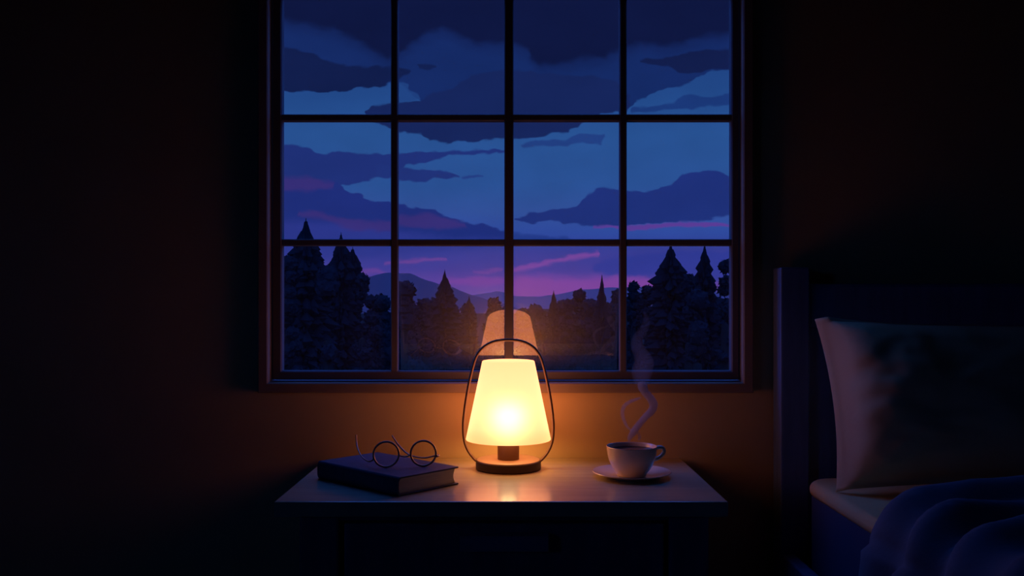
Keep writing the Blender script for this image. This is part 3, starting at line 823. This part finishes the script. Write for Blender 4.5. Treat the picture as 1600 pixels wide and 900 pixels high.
# ------------------------------------------------------------------ outdoors
GRZ = -4.2
bm = bmesh.new()
nx = 40
def gh(x, y): return GRZ + 0.25*mnoise.noise(Vector((x*0.06, y*0.06, 0)))
vs = {}
for i in range(nx+1):
    for j in range(nx+1):
        x = (-1+2*i/nx)*(8+1600*(j/nx)**3); y = 2.2+2600*(j/nx)**3
        vs[i, j] = bm.verts.new((x, y, gh(x, y)))
for i in range(nx):
    for j in range(nx): bm.faces.new((vs[i, j], vs[i+1, j], vs[i+1, j+1], vs[i, j+1]))
tag(obj('ground', bm, M['ground'], None, True), 'dark forest ground outside the window', kind='structure')

def hill(name, Y, depth, prof, mat, label, seed):
    """ridge line given in picture coordinates at its own distance; a solid ridge with front and back slopes"""
    bm = bmesh.new()
    nX, nY = 120, 10
    xs_ = [p[0] for p in prof]
    g_ = {}
    for i in range(nX+1):
        px = xs_[0] + (xs_[-1]-xs_[0])*i/nX
        for a, b in zip(prof, prof[1:]):
            if a[0] <= px <= b[0]:
                t = (px-a[0])/(b[0]-a[0]); t = t*t*(3-2*t)*0.5 + t*0.5
                py = a[1]+(b[1]-a[1])*t; break
        top = Z(py, Y) + 0.6*mnoise.noise(Vector((px*0.05, seed, 0)))*Y/400
        for j in range(-nY, nY+1):
            d = j/nY
            h = GRZ + (top-GRZ)*(1-abs(d)**1.5)
            if abs(d) > 0.05: h += (top-GRZ)*0.05*mnoise.noise(Vector((px*0.02, d*3, seed)))
            g_[i, j] = bm.verts.new((X(px, Y), Y+d*depth, max(GRZ-0.5, h)))
    for i in range(nX):
        for j in range(-nY, nY): bm.faces.new((g_[i, j], g_[i+1, j], g_[i+1, j+1], g_[i, j+1]))
    bmesh.ops.recalc_face_normals(bm, faces=bm.faces)
    return tag(obj(name, bm, mat, None, True), label, kind='structure')
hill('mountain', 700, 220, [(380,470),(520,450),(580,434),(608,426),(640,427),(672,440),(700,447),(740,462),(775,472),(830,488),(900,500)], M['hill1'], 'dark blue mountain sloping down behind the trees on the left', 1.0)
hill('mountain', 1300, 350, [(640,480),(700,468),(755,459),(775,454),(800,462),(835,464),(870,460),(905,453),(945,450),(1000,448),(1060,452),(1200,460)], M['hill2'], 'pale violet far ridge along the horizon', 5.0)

def conifer(px, top, Y, halfw, seed, label, full=50, group=None):
    rnd = random.Random(seed)
    x, ztop = X(px, Y), Z(top, Y)
    hw = halfw*Y/FPX
    H = ztop-GRZ
    gz = gh(x, Y)
    t = thing('conifer_tree', label, 'tree', (x, Y, gz), group)
    obj('trunk', lathe([(0, 0), (0.16, 0), (0.13, H*0.4), (0.03, H*0.94), (0, H*0.94)], 10, (x, Y, gz)), M['bark'], t, True)
    bm = bmesh.new()
    z = ztop
    # leader
    step = H*0.013
    ff = full*Y/FPX/(H-0.5)
    lev = 0
    zb_ = GRZ + 0.5
    while z > zb_:
        f = (ztop-z)/(ztop-zb_)
        r = hw*(min(1.0, f/ff)**0.9)*(1.0 if f < ff else 1.0+0.45*(f-ff))*(1.0+0.16*mnoise.noise(Vector((z*4.0, seed, 0))))
        r = max(r, 0.015)
        r *= rnd.uniform(0.78, 1.15)
        nb = 10 + min(12, int(r*12))
        off = rnd.uniform(0, 6.28)
        for b in range(nb):
            a = off+2*math.pi*b/nb+rnd.uniform(-0.25, 0.25)
            rl = r*rnd.choice((rnd.uniform(0.5, 0.9), rnd.uniform(0.85, 1.2)))
            drp = rl*rnd.uniform(0.15, 0.55)
            dirv = Vector((math.cos(a), math.sin(a), 0)); sd = Vector((-math.sin(a), math.cos(a), 0))
            wv = max(0.025, rl*rnd.uniform(0.12, 0.22))
            o_ = Vector((x, Y, z))
            th = max(0.05, step*2.0)
            tip = o_+dirv*rl+Vector((0, 0, -drp+0.03*rl))
            m1 = o_+dirv*rl*0.55+Vector((0, 0, -drp*0.5))
            v0 = bm.verts.new(o_+Vector((0, 0, th*0.7)))
            v1 = bm.verts.new(m1+sd*wv+Vector((0, 0, -th*0.25))); v2 = bm.verts.new(m1-sd*wv+Vector((0, 0, -th*0.25)))
            v3 = bm.verts.new(tip); v4 = bm.verts.new(m1+Vector((0, 0, th*0.75))); v5 = bm.verts.new(m1+Vector((0, 0, -th*0.9-wv*0.3)))
            for q in ((v0, v1, v4), (v0, v4, v2), (v4, v1, v3), (v4, v3, v2), (v1, v5, v3), (v5, v2, v3), (v0, v5, v1), (v0, v2, v5)):
                bm.faces.new(q)
        z -= step*(0.75+0.8*f)
        lev += 1
    add = lathe([(0.05, -step*2), (0.02, -step*0.3), (0, step*1.0)], 6, (x, Y, ztop), bm)
    obj('crown', add, M['needle'], t)
    return t
def broadleaf(px, top, Y, halfw, seed, label, group=None):
    rnd = random.Random(seed)
    x, ztop = X(px, Y), Z(top, Y)
    hw = halfw*Y/FPX
    H = ztop-GRZ
    gz = gh(x, Y)
    t = thing('leafy_tree', label, 'tree', (x, Y, gz), group)
    obj('trunk', lathe([(0, 0), (0.2, 0), (0.15, H*0.35), (0.08, H*0.75), (0, H*0.76)], 10, (x, Y, gz)), M['bark'], t, True)
    bm = bmesh.new()
    blobs = [(0, 0, ztop-hw*0.42, hw*0.42)]
    for i in range(26):
        f = rnd.random()**0.8
        zz = ztop-hw*0.5-f*(H*0.82-hw*0.5)
        rad = hw*min(1, 0.45+f*1.9)*rnd.uniform(0.55, 1.0)
        a = rnd.uniform(0, 6.28)
        s = hw*rnd.uniform(0.28, 0.48)
        blobs.append((math.cos(a)*max(0, rad-s), math.sin(a)*max(0, rad-s), zz, s))
    for bx_, by_, bz_, s in blobs:
        g2 = bmesh.ops.create_icosphere(bm, subdivisions=3, radius=1.0)
        for v in g2['verts']:
            d = v.co.normalized()
            q = 1+0.26*mnoise.noise(d*2.2+Vector((bx_, by_, seed)))+0.14*mnoise.noise(d*6+Vector((by_, bx_, seed)))+0.05*rnd.uniform(-1, 1)
            v.co = Vector((x+bx_, Y+by_, bz_)) + d*s*q
        for _ in range(60):                      # leaf sprays that roughen the outline
            d = Vector((rnd.gauss(0, 1), rnd.gauss(0, 1), rnd.gauss(0, 1))).normalized()
            c_ = Vector((x+bx_, Y+by_, bz_)) + d*s*rnd.uniform(0.95, 1.12)
            l = rnd.uniform(0.035, 0.08)*Y/22
            u_ = Vector((rnd.gauss(0, 1), rnd.gauss(0, 1), rnd.gauss(0, 1))).normalized(); w_ = d.cross(u_).normalized()
            u_ = (d*0.6+u_*0.6).normalized()
            bm.faces.new([bm.verts.new(c_+u_*l), bm.verts.new(c_+w_*l*0.6), bm.verts.new(c_-u_*l), bm.verts.new(c_-w_*l*0.6)])
    obj('crown', bm, M['leaf'], t)
    return t

conifer(478, 350, 20, 40, 11, 'tall pointed conifer behind the leftmost lower panes, highest of all trees', full=58)
conifer(533, 371, 22.6, 24, 12, 'slim pointed conifer just right of the tallest tree', full=40)
conifer(551, 393, 24.4, 17, 13, 'short conifer pressed against the slim conifer in the left pane', full=18)
broadleaf(452, 400, 17.4, 30, 14, 'bushy tree at the far left edge of the lower left pane')
broadleaf(512, 415, 17.2, 38, 15, 'round leafy tree between the two tall left conifers')
broadleaf(566, 428, 19, 26, 16, 'low leafy tree at the right of the lower left pane')
broadleaf(632, 439, 24, 38, 17, 'domed leafy tree behind the left upright window bar')
broadleaf(597, 462, 21.2, 30, 18, 'low dark leafy tree left of the domed tree')
conifer(695, 427, 28, 24, 19, 'lone spired conifer in the second lower pane', full=53)
conifer(733, 466, 34, 13, 20, 'small faint conifer right of the lone spired conifer', full=24)
broadleaf(664, 466, 26, 26, 21, 'low leafy tree left of the lone spired conifer')
broadleaf(772, 466, 31.5, 22, 22, 'leafy treetop showing above the lamp reflection')
conifer(865, 458, 34, 11, 23, 'thin small conifer right of the lamp reflection', full=26)
broadleaf(905, 453, 30, 22, 24, 'leafy tree left of the thin dark spire in the third pane')
broadleaf(888, 468, 29, 18, 25, 'low leafy tree between thin small conifer and spire')
conifer(940.5, 436, 24, 12, 26, 'thin dark spire conifer in the third lower pane', full=48)
broadleaf(966, 452, 25, 22, 27, 'leafy tree behind the right upright window bar')
broadleaf(990, 441, 27, 17, 28, 'small round treetop at the left of the lower right pane')
broadleaf(1012, 447, 24, 20, 29, 'leafy tree left of the tall right conifer')
conifer(1048, 389, 20, 32, 30, 'tall wide conifer in the lower right pane', full=44)
conifer(1101, 389, 21, 19, 31, 'pointed narrow conifer right of the tall wide conifer', full=40)
broadleaf(1077, 428, 17.2, 22, 32, 'leafy tree between the two tall right conifers')
broadleaf(1133, 406, 19, 24, 33, 'bushy tree at the far right edge of the lower right pane')
broadleaf(1090, 452, 15.4, 40, 34, 'low broad leafy tree in front of the right conifers')
rnd = random.Random(77)
for i, px in enumerate(list(range(440, 1170, 27))):
    mid_ = 1-min(1, abs(px-800)/200.0)
    top = 463 + rnd.uniform(-5, 7) + 16*mid_
    if 470 < px < 590 or px > 1010: top += 2
    broadleaf(px+rnd.uniform(-8, 8), top, 36+(i%4)*2.6+rnd.uniform(-0.2, 0.2), 26+rnd.uniform(-3, 6), 200+i, 'dark leafy tree in the forest band low behind the panes', 'forest band beyond the window')

for i, px in enumerate([-330, -270, -205, -150, -90, -30, 35, 95, 150, 205, 260, 310, 360, 405, 1190, 1240, 1290, 1350, 1410, 1470, 1540, 1610]):
    broadleaf(px, 425+rnd.uniform(-22, 30), 27+(i%4)*3.0, 42+rnd.uniform(-4, 10), 300+i, 'dark leafy tree in the forest band low behind the panes', 'forest band beyond the window')

# render behaviour that is part of the scene
S.cycles.caustics_refractive = False
S.cycles.caustics_reflective = False
S.cycles.max_bounces = 10
S.cycles.transparent_max_bounces = 24
